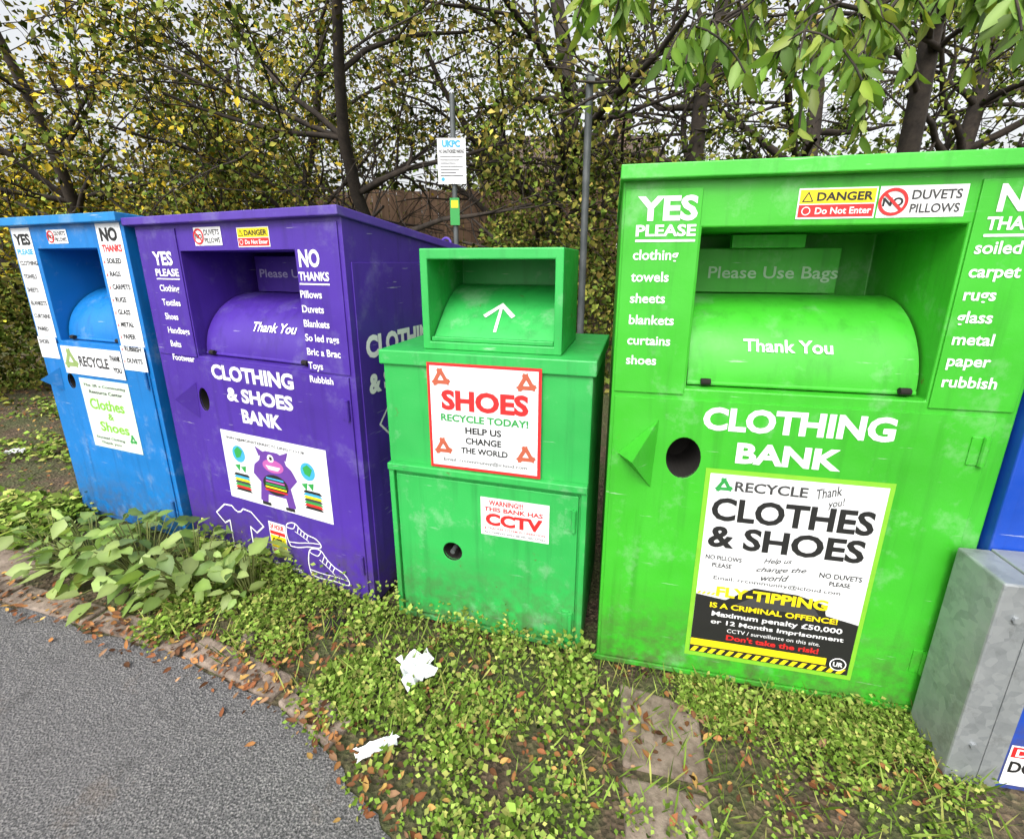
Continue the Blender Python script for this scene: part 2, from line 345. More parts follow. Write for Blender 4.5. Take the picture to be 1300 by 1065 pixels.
G.T('NO PILLOWS','black',.385,.505,.522,.54,k,.02); G.T('PLEASE','black',.41,.475,.492,.51,k,.02); G.T('NO DUVETS','black',.755,.885,.502,.522,k,.02); G.T('PLEASE','black',.79,.855,.474,.491,k,.02)
for i,t in enumerate(['Help us','change the','world']): G.T(t,'grey',.575-.02*(i==1),.665+.05*(i==1),.53-i*.033,.555-i*.033,k,.015,.45,.12)
G.T('Email: rrcommunity@icloud.com','grey',.42,.83,.437,.457,k,.01)
G.poly('black',[(.368,.115),(.905,.115),(.905,.33),(.80,.352),(.79,.395),(.70,.42),(.56,.425),(.51,.39),(.47,.36),(.368,.372)],k)
G.T('FLY-TIPPING','yellow',.435,.80,.372,.415,k+.001,.04); G.poly('grey',[(.50,.345),(.78,.345),(.76,.375),(.68,.385),(.62,.40),(.55,.38)],k+.0005)
G.T('IS A CRIMINAL OFFENCE!','yellow',.42,.84,.322,.345,k+.001,.03); G.T('Maximum penalty £50,000','white',.43,.86,.280,.308,k+.001,.02); G.T('or 12 Months Imprisonment','white',.43,.87,.248,.272,k+.001,.02)
G.T('CCTV / surveillance on this site.','white',.49,.80,.222,.238,k+.001,.0); G.T("Don't take the risk!",'red',.49,.80,.188,.212,k+.001,.03)
for i in range(17):
    x=.37+i*.031; G.poly('yellow',[(x,.118),(x+.017,.118),(x+.031,.14),(x+.014,.14)],k+.001)
for i in range(5):
    x=.37+i*.016; G.poly('yellow',[(x,.375),(x+.008,.375),(x+.016,.386),(x+.008,.386)],k+.0015)
G.rect('yellow',.369,.83,.146,.176,k+.0008)
G.disc('white',.868,.158,.027,.027,k+.002); G.disc('black',.868,.158,.023,.023,k+.0025); G.T('UR','white',.852,.884,.148,.168,k+.003,.04)
G.plane=drum_plane(1.145,27); G.T('Thank You','white',.44,.705,-.022,.022,0,.02)
G.plane=lambda a,z,o:(a,.353-o,z); G.T('Please Use Bags','fade',.36,.80,1.478,1.535,.0005,.012)
G.build()
# ===== small green shoe bank
s=empty('shoe_bank',(-.508,1.767,0),-math.radians(15.4))
SW=.822
sb=mesh_obj('body',[(0,0,0),(SW,0,0),(SW,.6,0),(0,.6,0),(0,0,1.205),(SW,0,1.205),(SW,.6,1.205),(0,.6,1.205)],BF,M['mint'],s,recalc=True)
sd=box('door',.03,.79,-.012,-.0005,.03,.70,M['mint'],s,0)
for ob in (sb,sd): cut(ob,(.27,-.05,.37),(.27,.2,.37),.042)
bevel(sb,.005); bevel(sd,.003)
box('door_frame_top',.0,SW,-.03,-.0005,.722,.752,M['mint'],s,.004); box('door_frame_left',.0,.022,-.02,-.0005,.01,.72,M['mint'],s,.003); box('door_frame_right',.80,SW,-.02,-.0005,.01,.72,M['mint'],s,.003); box('door_frame_bottom',.024,.798,-.016,-.0005,.0,.022,M['mint'],s,.003)
box('top_lip',-.012,SW+.012,-.014,.612,1.165,1.222,M['mint'],s,.005)
hinge(s,.775,.60,M['mint'],-.02); hinge(s,.775,.14,M['mint'],-.02)
cyl('hole_tab',(.27,-.014,.37),(.27,.03,.37),.010,M['post'],s)
hx0,hx1,hy0,hy1,hz0,hz1=.155,.70,.045,.43,1.223,1.60; w=.03
def hood():
    v=[(hx0,hy0,hz0),(hx1,hy0,hz0),(hx1,hy0,hz1),(hx0,hy0,hz1),(hx0+w,hy0,hz0+w),(hx1-w,hy0,hz0+w),(hx1-w,hy0,hz1-w*1.3),(hx0+w,hy0,hz1-w*1.3)]
    f=[(0,1,5,4),(1,2,6,5),(2,3,7,6),(3,0,4,7)]
    v+=[(x,hy1-.02,z) for (x,_,z) in v[4:8]]
    f+=[(4,5,9,8),(5,6,10,9),(6,7,11,10),(7,4,8,11),(8,9,10,11)]
    v+=[(x,hy1,z) for (x,_,z) in v[0:4]]
    f+=[(0,1,13,12),(1,2,14,13),(2,3,15,14),(3,0,12,15),(12,13,14,15)]
    o=mesh_obj('hood',v,f,M['mint'],s,recalc=True); bevel(o,.004)
hood()
v=[];f=[];n=14
for i in range(n+1):
    t=i/n; y=hy0+.02+t*.33; z=hz0+w+.004+.20*math.sin(t*math.pi/2)
    v+=[(hx0+w+.004,y,z),(hx1-w-.004,y,z)]
for i in range(n): f.append((2*i,2*i+1,2*i+3,2*i+2))
mesh_obj('chute',v,f,M['mint'],s,smooth=True)
box('chute_lip',hx0+w+.002,hx1-w-.002,hy0+.008,hy0+.028,hz0+w+.001,hz0+w+.018,M['mint'],s,.003)
cyl('front_foot',(.02,.05,GZ-.01),(.02,.05,0),.03,M['mint'],s); cyl('front_foot',(.78,.05,GZ-.01),(.78,.05,0),.03,M['mint'],s)
S=Gfx(s); o=.0018
S.rect('red',.193,.642,.756,1.185,.0162); S.rect('paper',.205,.630,.768,1.173,.0172); k=.0185
box('poster_board',.194,.641,-.0155,-.0005,.757,1.163,M['galv'],s,0)
for (a,b) in ((.25,1.125),(.585,1.125),(.25,.845),(.585,.845)): S.recyc('brown',a,b,.045,k)
S.T('SHOES','red',.25,.595,1.0,1.082,k,.045); S.T('RECYCLE TODAY!','gink',.245,.595,.955,.985,k,.035)
S.T('HELP US','black',.345,.49,.91,.937,k,.03); S.T('CHANGE','black',.345,.49,.868,.895,k,.03); S.T('THE WORLD','black',.325,.515,.828,.853,k,.03); S.T('Email: rrcommunity@icloud.com','grey',.25,.59,.785,.803,k,.01)
k=.0135; S.rect('paper',.40,.68,.48,.648,k); k+=.001
S.T('WARNING!!!','red',.435,.575,.615,.638,k,.03); S.T('THIS BANK HAS','red',.415,.655,.588,.608,k,.03); S.T('CCTV','red',.42,.655,.525,.58,k,.05); S.T('& TRACKER SYSTEM IN OPERATION','red',.415,.665,.507,.517,k,.01); S.T('ALL THIEVES WILL BE PROSECUTED','grey',.415,.665,.489,.498,k,.01)
def chp(a,zz,o):
    t=zz; y=hy0+.02+t*.33; z=hz0+w+.004+.20*math.sin(t*math.pi/2); return (a,y-.003,z+.003)
S.plane=chp
S.poly('white',[(.425,.10),(.437,.10),(.437,.4),(.425,.4)],0); S.poly('white',[(.431,.46),(.365,.29),(.378,.26),(.431,.40),(.484,.26),(.497,.29)],0)
S.build()
# ===== purple clothing bank
p=empty('clothing_bank',(-1.7306,2.2855,0),-math.radians(23.3))
X1=1.185
body=bin_body(p,-.10,X1,0,1.725,1.60,1.0,(.21,.93,1.105,1.60),.46,M['purple'])
door=box('door',-.07,X1-.03,-.008,-.0005,.03,1.09,M['purple'],p,0)
for ob in (body,door): cut(ob,(.205,-.05,.885),(.205,.2,.885),.06,.6)
bevel(body,.005); bevel(door,.0025)
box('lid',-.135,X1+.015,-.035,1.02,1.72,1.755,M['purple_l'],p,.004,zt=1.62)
box('side_column_right',.938,X1-.02,-.006,-.0005,1.10,1.70,M['purple'],p,.002); box('side_column_left',-.09,.203,-.006,-.0005,1.10,1.70,M['purple'],p,.002)
drum(p,.21,.93,1.105,M['purple']); box('bag_notice_plate',.24,.91,.355,.365,1.40,1.58,M['purple'],p,.002)
guard(p,(.045,.89),(.165,.97),(.15,.78),(.09,.89),M['purple'],.07); feet(p,-.1,X1,1.0,M['purple'])
for z in (.2,.95): hinge(p,X1-.045,z,M['purple'])
lugs(p,[(X1-.06,.85,1.64),(.0,.85,1.64)],M['purple_l'])
box('side_seam',X1+.0005,X1+.006,.03,.97,.04,1.55,M['purple'],p,.002)
P=Gfx(p); o=.0075
P.T('YES','white',.01,.155,1.535,1.60,o,.035); P.T('PLEASE','white',.01,.185,1.485,1.52,o,.03); P.rect('white',.01,.185,1.470,1.476,o)
for i,t in enumerate(['Clothing','Textiles','Shoes','Handbags','Belts','Footwear']): P.W(t,'white',.018,1.415-i*.068,.043,o if i<5 else .0095,.02)
P.T('NO','white',.955,1.065,1.53,1.60,o,.035); P.T('THANKS','white',.945,1.105,1.478,1.513,o,.03); P.rect('white',.945,1.105,1.462,1.468,o)
for i,t in enumerate(['Pillows','Duvets','Blankets','So led rags','Bric a Brac','Toys','Rubbish']): P.W(t,'white',.94,1.41-i*.0595,.042,o if i<6 else .0095,.02)
P.duvets(.33,.51,1.622,1.70,.0015); P.danger(.61,.80,1.612,1.692,.0015)
o=.0095
P.T('CLOTHING','white',.30,.84,1.003,1.078,o,.04); P.T('& SHOES','white',.385,.82,.902,.972,o,.04); P.T('BANK','white',.47,.73,.800,.870,o,.04)
P.rect('paper',.29,.985,.37,.742,o); k=o+.001
P.T('INFO@MONSTERRECYCLING.CO.UK','grey',.33,.86,.695,.713,k,.02)
P.disc('cyan',.40,.625,.045,.045,k); P.poly('gink',[(.37,.64),(.40,.665),(.43,.645),(.41,.61),(.38,.60)],k+.0005)
P.disc('cyan',.86,.615,.045,.045,k); P.poly('gink',[(.83,.63),(.86,.65),(.89,.63),(.87,.59),(.84,.60)],k+.0005)
for (a,b) in ((.38,.56),(.42,.555),(.87,.55),(.83,.545)): P.poly('gink',[(a-.02,b),(a+.02,b+.01),(a+.01,b-.03)],k)
for cx in (.40,.875):
    for j in range(7): P.poly(['black','red','gink','grey','yellow','cyan','black'][j],[(cx-.06,.42+j*.014),(cx+.06,.42+j*.014),(cx+.045,.434+j*.014),(cx-.045,.434+j*.014)],k+.0002*(j%2))
cx=.635
P.poly('mpurple',[(cx-.12,.40),(cx-.07,.385),(cx-.06,.44),(cx+.06,.44),(cx+.07,.385),(cx+.12,.40),(cx+.10,.50),(cx+.15,.55),(cx+.12,.60),(cx+.09,.62),(cx+.075,.66),(cx+.04,.675),(cx-.04,.675),(cx-.075,.66),(cx-.09,.62),(cx-.13,.59),(cx-.145,.54),(cx-.10,.50)],k)
P.poly('mpurple',[(cx-.09,.64),(cx-.11,.69),(cx-.05,.665)],k+.0002); P.poly('mpurple',[(cx+.09,.64),(cx+.11,.69),(cx+.05,.665)],k+.0002)
P.disc('mpink',cx,.60,.07,.035,k+.0006); P.disc('white',cx-.01,.64,.022,.02,k+.001); P.disc('black',cx-.008,.64,.01,.01,k+.0014); P.poly('white',[(cx-.05,.60),(cx+.05,.60),(cx+.03,.58),(cx-.03,.58)],k+.001)
P.disc('black',cx,.50,.085,.055,k+.0006)
for j,mm in enumerate(['red','yellow','gink','mpink','cyan']): P.rect(mm,cx-.075+.004*j,cx+.075-.004*j,.463+j*.016,.472+j*.016,k+.001)
P.rect('black',cx-.11,cx-.05,.378,.395,k+.0008); P.rect('black',cx+.05,cx+.11,.378,.395,k+.0008)
def tshirt(gx,x0,z0,w,h,off,t=.008):
    a=lambda u,v:(x0+u*w,z0+v*h)
    gx.stroke('white',[a(.28,0),a(.28,.62),a(.16,.52),a(0,.72),a(.22,.98),a(.38,1),a(.44,.92),a(.5,.89),a(.56,.92),a(.62,1),a(.78,.98),a(1,.72),a(.84,.52),a(.72,.62),a(.72,0)],t,off,True)
tshirt(P,.14,.06,.36,.25,o)
def shoe(gx,pts,t=.006): gx.stroke('white',pts,t,o)
def spl(pts,n=5):
    out=[];N_=len(pts)
    for i in range(N_-1):
        p0=Vector(pts[max(i-1,0)]);p1=Vector(pts[i]);p2=Vector(pts[i+1]);p3=Vector(pts[min(i+2,N_-1)])
        for j in range(n):
            t=j/n; out.append(tuple(.5*((2*p1)+(p2-p0)*t+(2*p0-5*p1+4*p2-p3)*t*t+(3*p1-p0-3*p2+p3)*t**3)))
    out.append(tuple(pts[-1])); return out
def trainer(x0,z0,w,h,rot):
    def a(u,v_):
        X=u*w;Z=v_*h; return (x0+X*math.cos(rot)-Z*math.sin(rot),z0+X*math.sin(rot)+Z*math.cos(rot))
    shoe(P,spl([a(0,.0),a(.25,-.04),(a(.6,.0)),a(.95,-.02),a(1.02,.12),a(.9,.36),a(.68,.5),a(.5,.72),a(.38,.95),a(.2,.98),a(.05,.85),a(-.03,.4),a(0,0)]))
    shoe(P,spl([a(-.02,.18),a(.3,.15),a(.7,.17),a(1.01,.14)]),.005); shoe(P,spl([a(.38,.95),a(.27,.75),a(.1,.78),a(.05,.85)]),.005)
    for j in range(4): shoe(P,[a(.44+.08*j,.78-.1*j),a(.36+.085*j,.56-.08*j)],.005)
    shoe(P,spl([a(.30,.62),a(.5,.42),a(.66,.22)]),.004)
trainer(.68,.175,.21,.13,.22); trainer(.80,.045,.24,.16,.05)
P.rect('paper',.54,.655,.10,.285,o); P.rect('yellow',.545,.65,.14,.21,o+.001); P.rect('red',.545,.65,.215,.235,o+.001); P.T('24 HOUR','red',.55,.645,.245,.275,o+.001,.03); P.T('CCTV','black',.555,.64,.155,.195,o+.0015,.04); P.T('WARNING','red',.55,.645,.108,.132,o+.001,.03)
P.T('Do not leave items','white',.40,.74,.035,.058,o,.02)
P.plane=drum_plane(1.105,30); P.T('Thank You','white',.52,.80,-.024,.024,0,.02)
P.plane=lambda a,z,o:(a,.353-o,z); P.T('Please Use Bags','fadep',.27,.80,1.46,1.515,.0005,.012)
P.plane=lambda a,z,o:(X1+.0065+o,a,z)
P.T('CLOTHING','white',.07,.62,1.155,1.255,.001,.05); P.T('& SHOES BANK','white',.07,.8,1.0,1.09,.001,.05); tshirt(P,.12,.60,.4,.35,.001,.01)
P.build()
# ===== blue clothing bank (left)
b=empty('clothing_bank',(-2.693,2.626,0),-math.radians(20.4))
body=bin_body(b,-.09,.875,0,1.745,1.66,1.0,(.13,.64,1.12,1.62),.44,M['blue'])
door=box('door',-.06,.845,-.008,-.0005,.03,1.10,M['blue'],b,0)
for ob in (body,door): cut(ob,(.15,-.05,.885),(.15,.2,.885),.045,.75)
bevel(body,.005); bevel(door,.0025)
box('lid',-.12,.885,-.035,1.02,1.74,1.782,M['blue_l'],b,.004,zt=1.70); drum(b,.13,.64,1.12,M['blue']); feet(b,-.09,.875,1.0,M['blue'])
guard(b,(-.05,.895),(.07,.96),(.06,.82),(.0,.895),M['blue'],.07)
for z in (.2,.95): hinge(b,.83,z,M['blue'])
B=Gfx(b); o=.0018
B.rect('paper',-.075,.10,1.135,1.73,o); B.rect('paper',.665,.852,1.125,1.735,o)
B.rect('paper',-.075,.10,1.012,1.1345,.0098); B.rect('paper',.665,.852,.995,1.1245,.0098)
k=o+.001
B.T('YES','black',-.06,.085,1.64,1.70,k,.05); B.T('PLEASE','cyan',-.06,.085,1.59,1.62,k,.04)
for i,t in enumerate(['CLOTHING','TOWELS','SHEETS','BLANKETS','CURTAINS','PAIRED','SHOES']): B.W(t,'black',-.062,1.535-i*.073,.032,k if i<6 else .0108,.025,'l')
B.T('NO','black',.69,.82,1.65,1.715,k,.05); B.T('THANKS','red',.685,.835,1.60,1.635,k,.04)
for i,t in enumerate(['SOILED','RAGS','CARPETS','RUGS','GLASS','METAL','PAPER','RUBBISH','DUVETS']): B.W(t,'black',.70,1.545-i*.0635,.034,k if i<7 else .0108,.03); B.W('x','red',.674,1.545-i*.0635,.028,k if i<7 else .0108,.02)
B.duvets(.25,.42,1.645,1.715,o)
B.rect('paper',.135,.66,.935,1.095,.0125); k=.0135
B.recyc('olive',.205,1.015,.075,k); B.T('RECYCLE','grey',.28,.54,.985,1.045,k,.03); B.T('THANK','black',.56,.65,1.035,1.065,k,.04); B.T('YOU','black',.57,.64,.97,1.0,k,.04)
B.rect('paperg',.23,.66,.50,.915,.0098); k=.011
B.T('The 2R e Community','grey',.26,.63,.865,.885,k,.02); B.T('Resource Center','grey',.30,.59,.83,.85,k,.02); B.T('Clothes','lime',.28,.58,.735,.80,k,.02); B.T('&','lime',.42,.47,.68,.72,k,.02); B.T('Shoes','lime',.33,.58,.605,.665,k,.02); B.recyc('gink',.60,.58,.035,k); B.T('Donated Clothing','grey',.27,.52,.55,.57,k,.01); B.T('Thank you','grey',.30,.48,.52,.54,k,.01)
B.build()
# ===== blue bank at right edge with galvanised skirt
r=empty('clothing_bank',(1.505,1.238,0),-math.radians(10))
body=bin_body(r,-.02,1.2,0,1.74,1.68,1.0,(.26,.94,1.14,1.62),.44,M['navy']); bevel(body,.005); box('lid',0.0,1.22,-.03,1.02,1.735,1.775,M['navy'],r,.004,zt=1.70); drum(r,.26,.94,1.14,M['navy']); feet(r,0,1.2,1.0,M['navy'])
box('lower_skirt',-.02,1.0,-.172,-.002,GZ,.675,M['navy'],r,.004)
box('galvanised_corner',-.110,-.0205,-.180,-.004,GZ,.69,M['galv'],r,.006); box('galvanised_cap',-.0195,1.0,-.182,-.004,.6755,.694,M['galv'],r,.003); box('galvanised_plate',-.0195,.035,-.178,-.1725,GZ,.675,M['galv'],r,0)
for z in (.12,.58): cyl('bolt',(-.06,-.188,z),(-.06,-.18,z),.010,M['galv'],r,8)
R=Gfx(r); R.plane=lambda a,z,o:(a,-.172-o,z); R.rect('white',.045,.42,-.02,.135,.002); R.rect('red',.05,.41,.09,.13,.003); R.T('DANGER','white',.06,.25,.095,.125,.004,.03); R.T('DO NOT ENTER','black',.055,.40,.03,.075,.003,.03); R.T('CLOTHING BANK','white',.25,.95,.45,.53,.002,.04); R.build()
# ------------------------------------------------------------ terrain
def sst(t): t=max(0,min(1,t)); return t*t*(3-2*t)
def gh(x,y):
    k=sst((-x-1.5)/4); yb=3.9+k*2.6
    return GZ+1.35*sst((y-yb)/4.2)+ (.05*noise.noise((x*.6,y*.6,0)) if y>3.6 else 0)*sst((y-3.6)/1)
def axis(a,b,near,n):
    t=np.linspace(-1,1,n); k=4.6; s=np.sinh(k*t)/np.sinh(k); return np.where(s<0,-s*a,s*b)+near
xs=axis(-250,250,-1,130); ys=axis(-60,300,3,130)
v=[(x,y,gh(x,y)) for y in ys for x in xs]; n=len(xs)
f=[(j*n+i,j*n+i+1,(j+1)*n+i+1,(j+1)*n+i) for j in range(len(ys)-1) for i in range(n-1)]
mesh_obj('ground',v,f,M['soil'],None,smooth=True)
EX=[-30,-6,-2.48,-1.38,-.87,-.57,-.2,.1,.3,.35]; EY=[5.6,2.75,1.86,1.54,1.32,1.13,.80,.4,-1,-20]
edge=[]
for i in range(len(EX)-1):
    for t in np.linspace(0,1,20,endpoint=False):
        x=EX[i]+(EX[i+1]-EX[i])*t;y=EY[i]+(EY[i+1]-EY[i])*t
        if -4<x<.3 and y>0: y+=.05*noise.noise((x*7,y*7,3)); x+=.03*noise.noise((x*17,y*17,8))
        edge.append((x,y,GZ+.005))
edge+=[(.35,-20,GZ+.005),(-30,-20,GZ+.005)]
mesh_obj('asphalt_road',edge,[tuple(range(len(edge)))],M['asphalt'])
def EYf(x): return float(np.interp(x,EX[:9],EY[:9]))
ke=empty('kerb_edging')
for i,(xa,xb) in enumerate([(-4.2,-3.35),(-3.33,-2.5),(-2.48,-1.95),(-1.93,-1.42),(-1.38,-.9),(-.87,-.62)]):
    a=Vector((xa,EYf(xa)+.012));c=Vector((xb,EYf(xb)+.012));d=(c-a).normalized();q=Vector((-d.y,d.x))*.11
    pts=[a,c,c+q,a+q]; zz=GZ+.014+.003*(i%3)
    o=mesh_obj('stone',[(q_.x,q_.y,GZ-.05) for q_ in pts]+[(q_.x,q_.y,zz+random.uniform(-.005,.005)) for q_ in pts],BF,M['stone'],ke,recalc=True); bevel(o,.01,2)
sl=empty('paving_slab')
for (pts) in ([(.36,1.12),(.62,1.06),(.68,1.32),(.42,1.42)],[(.30,.78),(.56,.72),(.60,1.03),(.35,1.09)]):
    o=mesh_obj('slab',[(x,y,GZ-.05) for x,y in pts]+[(x,y,GZ+.012) for x,y in pts],BF,M['stone'],sl,recalc=True); bevel(o,.01,2)
o=mesh_obj('paving_slab',[(x,y,z) for z in (GZ-.05,GZ+.015) for x,y in [(-3.3,2.12),(-2.55,1.98),(-2.45,2.25),(-3.2,2.5)]],BF,M['stone'],None,recalc=True); bevel(o,.01,2)
# ------------------------------------------------------------ trees
def tubes(name,lines,parent,mat,k=6):
    V=[];Fc=[]
    for pts,rad in lines:
        b0=len(V); n=len(pts)
        for i,(q,rr) in enumerate(zip(pts,rad)):
            d=(pts[min(i+1,n-1)]-pts[max(i-1,0)]).normalized(); a=d.cross(Vector((.3,.9,.1))).normalized(); c=d.cross(a)
            for j in range(k):
                t=2*math.pi*j/k; V.append(q+(a*math.cos(t)+c*math.sin(t))*rr)
        for i in range(n-1):
            for j in range(k): Fc.append((b0+i*k+j,b0+i*k+(j+1)%k,b0+(i+1)*k+(j+1)%k,b0+(i+1)*k+j))
    return mesh_obj(name,V,Fc,mat,parent,smooth=True)
def grow(lines,tips,p,d,L,r,lev,maxlev,rd,droop=0.0,nb=5):
    n=6;pts=[p.copy()];rad=[r]
    for i in range(n):
        d=(d+Vector((rd.gauss(0,.16),rd.gauss(0,.16),rd.gauss(0,.10)-droop*lev*.05))).normalized()
        p=p+d*L/n; pts.append(p.copy()); rad.append(max(.004,r*(1-.65*(i+1)/n)))
    lines.append((pts,rad))
    if lev>=maxlev-1:
        for q in pts[1:]: tips.append(q)
    if lev<maxlev:
        for j in range(nb):
            t=rd.uniform(.3,1); q=pts[min(n,int(t*n))]
            a=d.orthogonal().normalized(); a.rotate(Matrix.Rotation(rd.uniform(0,6.28),3,d)); nd=(d*rd.uniform(.3,.9)+a*rd.uniform(.6,1)+Vector((0,0,.15))).normalized()
            grow(lines,tips,q,nd,L*rd.uniform(.5,.75),max(.005,r*(1-.65*t)*.6),lev+1,maxlev,rd,droop,nb)
YEL=[(.58,.42,.04),(.44,.33,.035),(.70,.50,.06),(.30,.29,.05),(.18,.20,.035)]
GRN=[(.085,.135,.022),(.13,.18,.032),(.19,.23,.045),(.055,.085,.016),(.24,.23,.045)]
BRN=[(.21,.18,.05),(.15,.14,.035),(.10,.115,.024),(.30,.23,.06),(.14,.17,.035)]
def gap_ok(P):   # opening in the undergrowth that shows the fence
    return ~((P[:,0]>-2.3)&(P[:,0]<-.35)&(P[:,1]>4.5)&(P[:,1]<8.5)&(P[:,2]>1.75)&(P[:,2]<2.85))
def tree(name,x,y,h,seed,nleaf,cols,lean=(0,0),r=.11,size=.08,nb=5,thr=-.04):
    rd=random.Random(seed); e=empty(name,(0,0,0)); z0=gh(x,y)-.1
    lines=[];tips=[]
    base=Vector((x,y,z0)); n=7;pts=[base.copy()];rad=[r*1.25]; d=Vector((lean[0],lean[1],1)).normalized();pp=base.copy()
    for i in range(n):
        d=(d+Vector((rd.gauss(0,.14),rd.gauss(0,.12),.05))).normalized(); pp=pp+d*(h*.75/n); pts.append(pp.copy()); rad.append(r*(1-.6*(i+1)/n))
    lines.append((pts,rad))
    for j in range(12):
        t=rd.uniform(.16,1); q=pts[min(n,max(1,int(t*n)))]; a=rd.uniform(0,6.28)
        nd=Vector((math.cos(a),math.sin(a),rd.uniform(.1,.9))).normalized()
        grow(lines,tips,q,nd,h*rd.uniform(.28,.42),r*(1-.6*t)*.55,1,3,rd,.3,nb)
    tubes('trunk_and_branches',lines,e,M['bark'],5)
    T=np.array([tuple(t) for t in tips]); P=T[rng.integers(0,len(T),nleaf)]+rng.normal(size=(nleaf,3))*.12
    P=P[P[:,2]>z0+.2]; P=P[gap_ok(P)]
    off=Vector((seed*3.1,1,2)); sh=np.array([noise.noise(Vector(q)*1.25+off)+.5*noise.noise(Vector(q)*3.1+off) for q in P])
    # thinner towards the top of the crown so the sky shows through
    t2=thr+.10*np.clip((P[:,2]-2.8)/2.0,0,1)
    keep=sh>t2; P=P[keep]; sh=sh[keep]
    c=pal(len(P),cols)*(.60+1.7*np.clip(sh-thr,0,.8))[:,None]  # clump noise puts bright tufts and shade into the leaf colour
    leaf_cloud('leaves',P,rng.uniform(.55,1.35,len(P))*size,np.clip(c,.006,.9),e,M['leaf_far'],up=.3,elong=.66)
    return e
tree('autumn_tree',-9.5,8.5,6.5,1,17000,YEL+YEL+GRN[:2],r=.14)
tree('autumn_tree',-7.0,7.2,6.0,2,18000,YEL+YEL+GRN,r=.12,size=.075)
tree('autumn_tree',-5.0,7.6,6.2,3,18000,YEL+GRN,r=.11,size=.075)
tree('hawthorn_tree',-3.2,6.6,5.6,4,18000,BRN+GRN[:3]+YEL[:2],(.1,0),r=.10,size=.065)
tree('hawthorn_tree',-1.5,6.3,5.6,5,18000,BRN+GRN,(-.1,0),r=.10,size=.065,thr=-.1)
tree('hawthorn_tree',.45,7.0,6.2,6,15000,BRN+GRN,(.10,0),r=.17,size=.07,thr=-.1)
tree('ash_tree',2.4,6.2,6.5,7,13000,GRN,(.05,0),r=.14)
tree('ash_tree',4.4,6.8,6.5,8,13000,GRN,(-.15,0),r=.17)
tree('ash_tree',6.8,7.4,6.5,9,12000,GRN,r=.16)
tree('autumn_tree',-12.5,10.5,7,10,11000,YEL,r=.15,size=.11)
tree('ash_tree',10,9,7,11,9000,GRN,r=.15,size=.11)
def hedge(name,n,xr,yr,zr,cols,size,seed,dens=.0,sc_=.9,dark=1.0):
    P=[]; off=Vector((seed*7.3,0,0))
    while len(P)<n:
        x=rng.uniform(*xr);y=rng.uniform(*yr);g0=gh(x,y); z=g0+rng.uniform(*zr)
        nv=noise.noise(Vector((x,y,z))*sc_+off); top=zr[1]*(.70+.55*noise.noise(Vector((x*(.7 if zr[1]<4 else .35),0,0))+off))
        if z-g0>top or nv<dens: continue
        if -2.3<x<-.35 and 4.5<y<8.5 and z>1.75: continue
        P.append((x,y,z))
    P=np.array(P); sh=np.array([.30+1.5*np.clip(noise.noise((a*1.7,b*1.7,c*1.7))+.5,0,1)**1.5 for a,b,c in P])[:,None]  # noise factor painting lit patches and deep shade into leaf colour
    return leaf_cloud(name,P,rng.uniform(.6,1.3,n)*size,np.clip(pal(n,cols)*sh*dark,.004,.9),None,M['leaf_far'],up=.45,elong=.65)  # dark dims the far layers, shade of depth put into their colour
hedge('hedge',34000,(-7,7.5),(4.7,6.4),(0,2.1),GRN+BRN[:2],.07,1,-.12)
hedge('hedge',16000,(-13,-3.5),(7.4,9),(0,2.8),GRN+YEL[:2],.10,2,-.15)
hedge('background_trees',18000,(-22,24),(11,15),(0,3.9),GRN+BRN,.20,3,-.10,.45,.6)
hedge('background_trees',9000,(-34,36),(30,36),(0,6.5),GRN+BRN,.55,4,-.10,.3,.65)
# overhanging cherry branches
ct=empty('cherry_tree'); rd=random.Random(21); lines=[];LP=[];LD=[]
tb=Vector((3.6,4.6,gh(3.6,4.6)-.1)); tp=[tb,Vector((3.55,4.5,1.5)),Vector((3.4,4.3,2.8)),Vector((3.3,4.2,4.2)),Vector((3.2,4.2,5.5))]
lines.append((tp,[.11,.10,.08,.06,.04]))
for (a,b,c) in [((3.4,4.3,2.9),(1.9,3.1,3.35),(.85,2.6,2.66)),((3.4,4.25,3.2),(2.2,3.0,3.3),(1.35,2.5,2.60)),((3.4,4.2,3.4),(2.4,3.2,3.5),(1.75,2.6,2.55)),((3.3,4.2,3.5),(1.7,3.4,3.6),(.5,3.1,3.1)),((3.4,4.2,3.2),(3.2,3.3,3.3),(2.7,2.6,2.85)),((3.3,4.2,3.6),(2.9,3.0,3.6),(3.2,2.6,3.0)),((3.4,4.2,3.4),(2.6,2.9,3.5),(2.0,2.3,2.80)),((3.4,4.2,3.2),(2.2,3.4,3.2),(1.1,3.0,2.85)),((3.4,4.2,3.6),(1.8,3.0,3.5),(.6,2.4,2.9))]:
    a=Vector(a);b_=Vector(b);c=Vector(c);pts=[];n=14
    for i in range(n+1):
        t=i/n; pts.append(a*(1-t)**2+b_*2*t*(1-t)+c*t*t+Vector((rd.gauss(0,.015),rd.gauss(0,.015),rd.gauss(0,.015))))
    lines.append((pts,[.024*(1-.85*i/n) for i in range(n+1)]))
    for i in range(5,n+1):
        for kk in range(1 if i<n else 4):
            q=pts[i]; d=Vector((rd.uniform(-1,.6),rd.uniform(-.8,.5),rd.uniform(-.7,.1))).normalized(); L=rd.uniform(.15,.42); tw=[q]
            for j in range(5):
                d=(d+Vector((0,0,-.22))).normalized(); tw.append(tw[-1]+d*L/5)
            lines.append((tw,[.005]*6))
            for j in range(1,6):
                for m_ in range(2):
                    LP.append(tuple(tw[j])); LD.append((rd.gauss(0,.45)+d.x*.3,rd.gauss(0,.45),-rd.uniform(.5,1.3)))
tubes('trunk_and_branches',lines,ct,M['bark'],6)
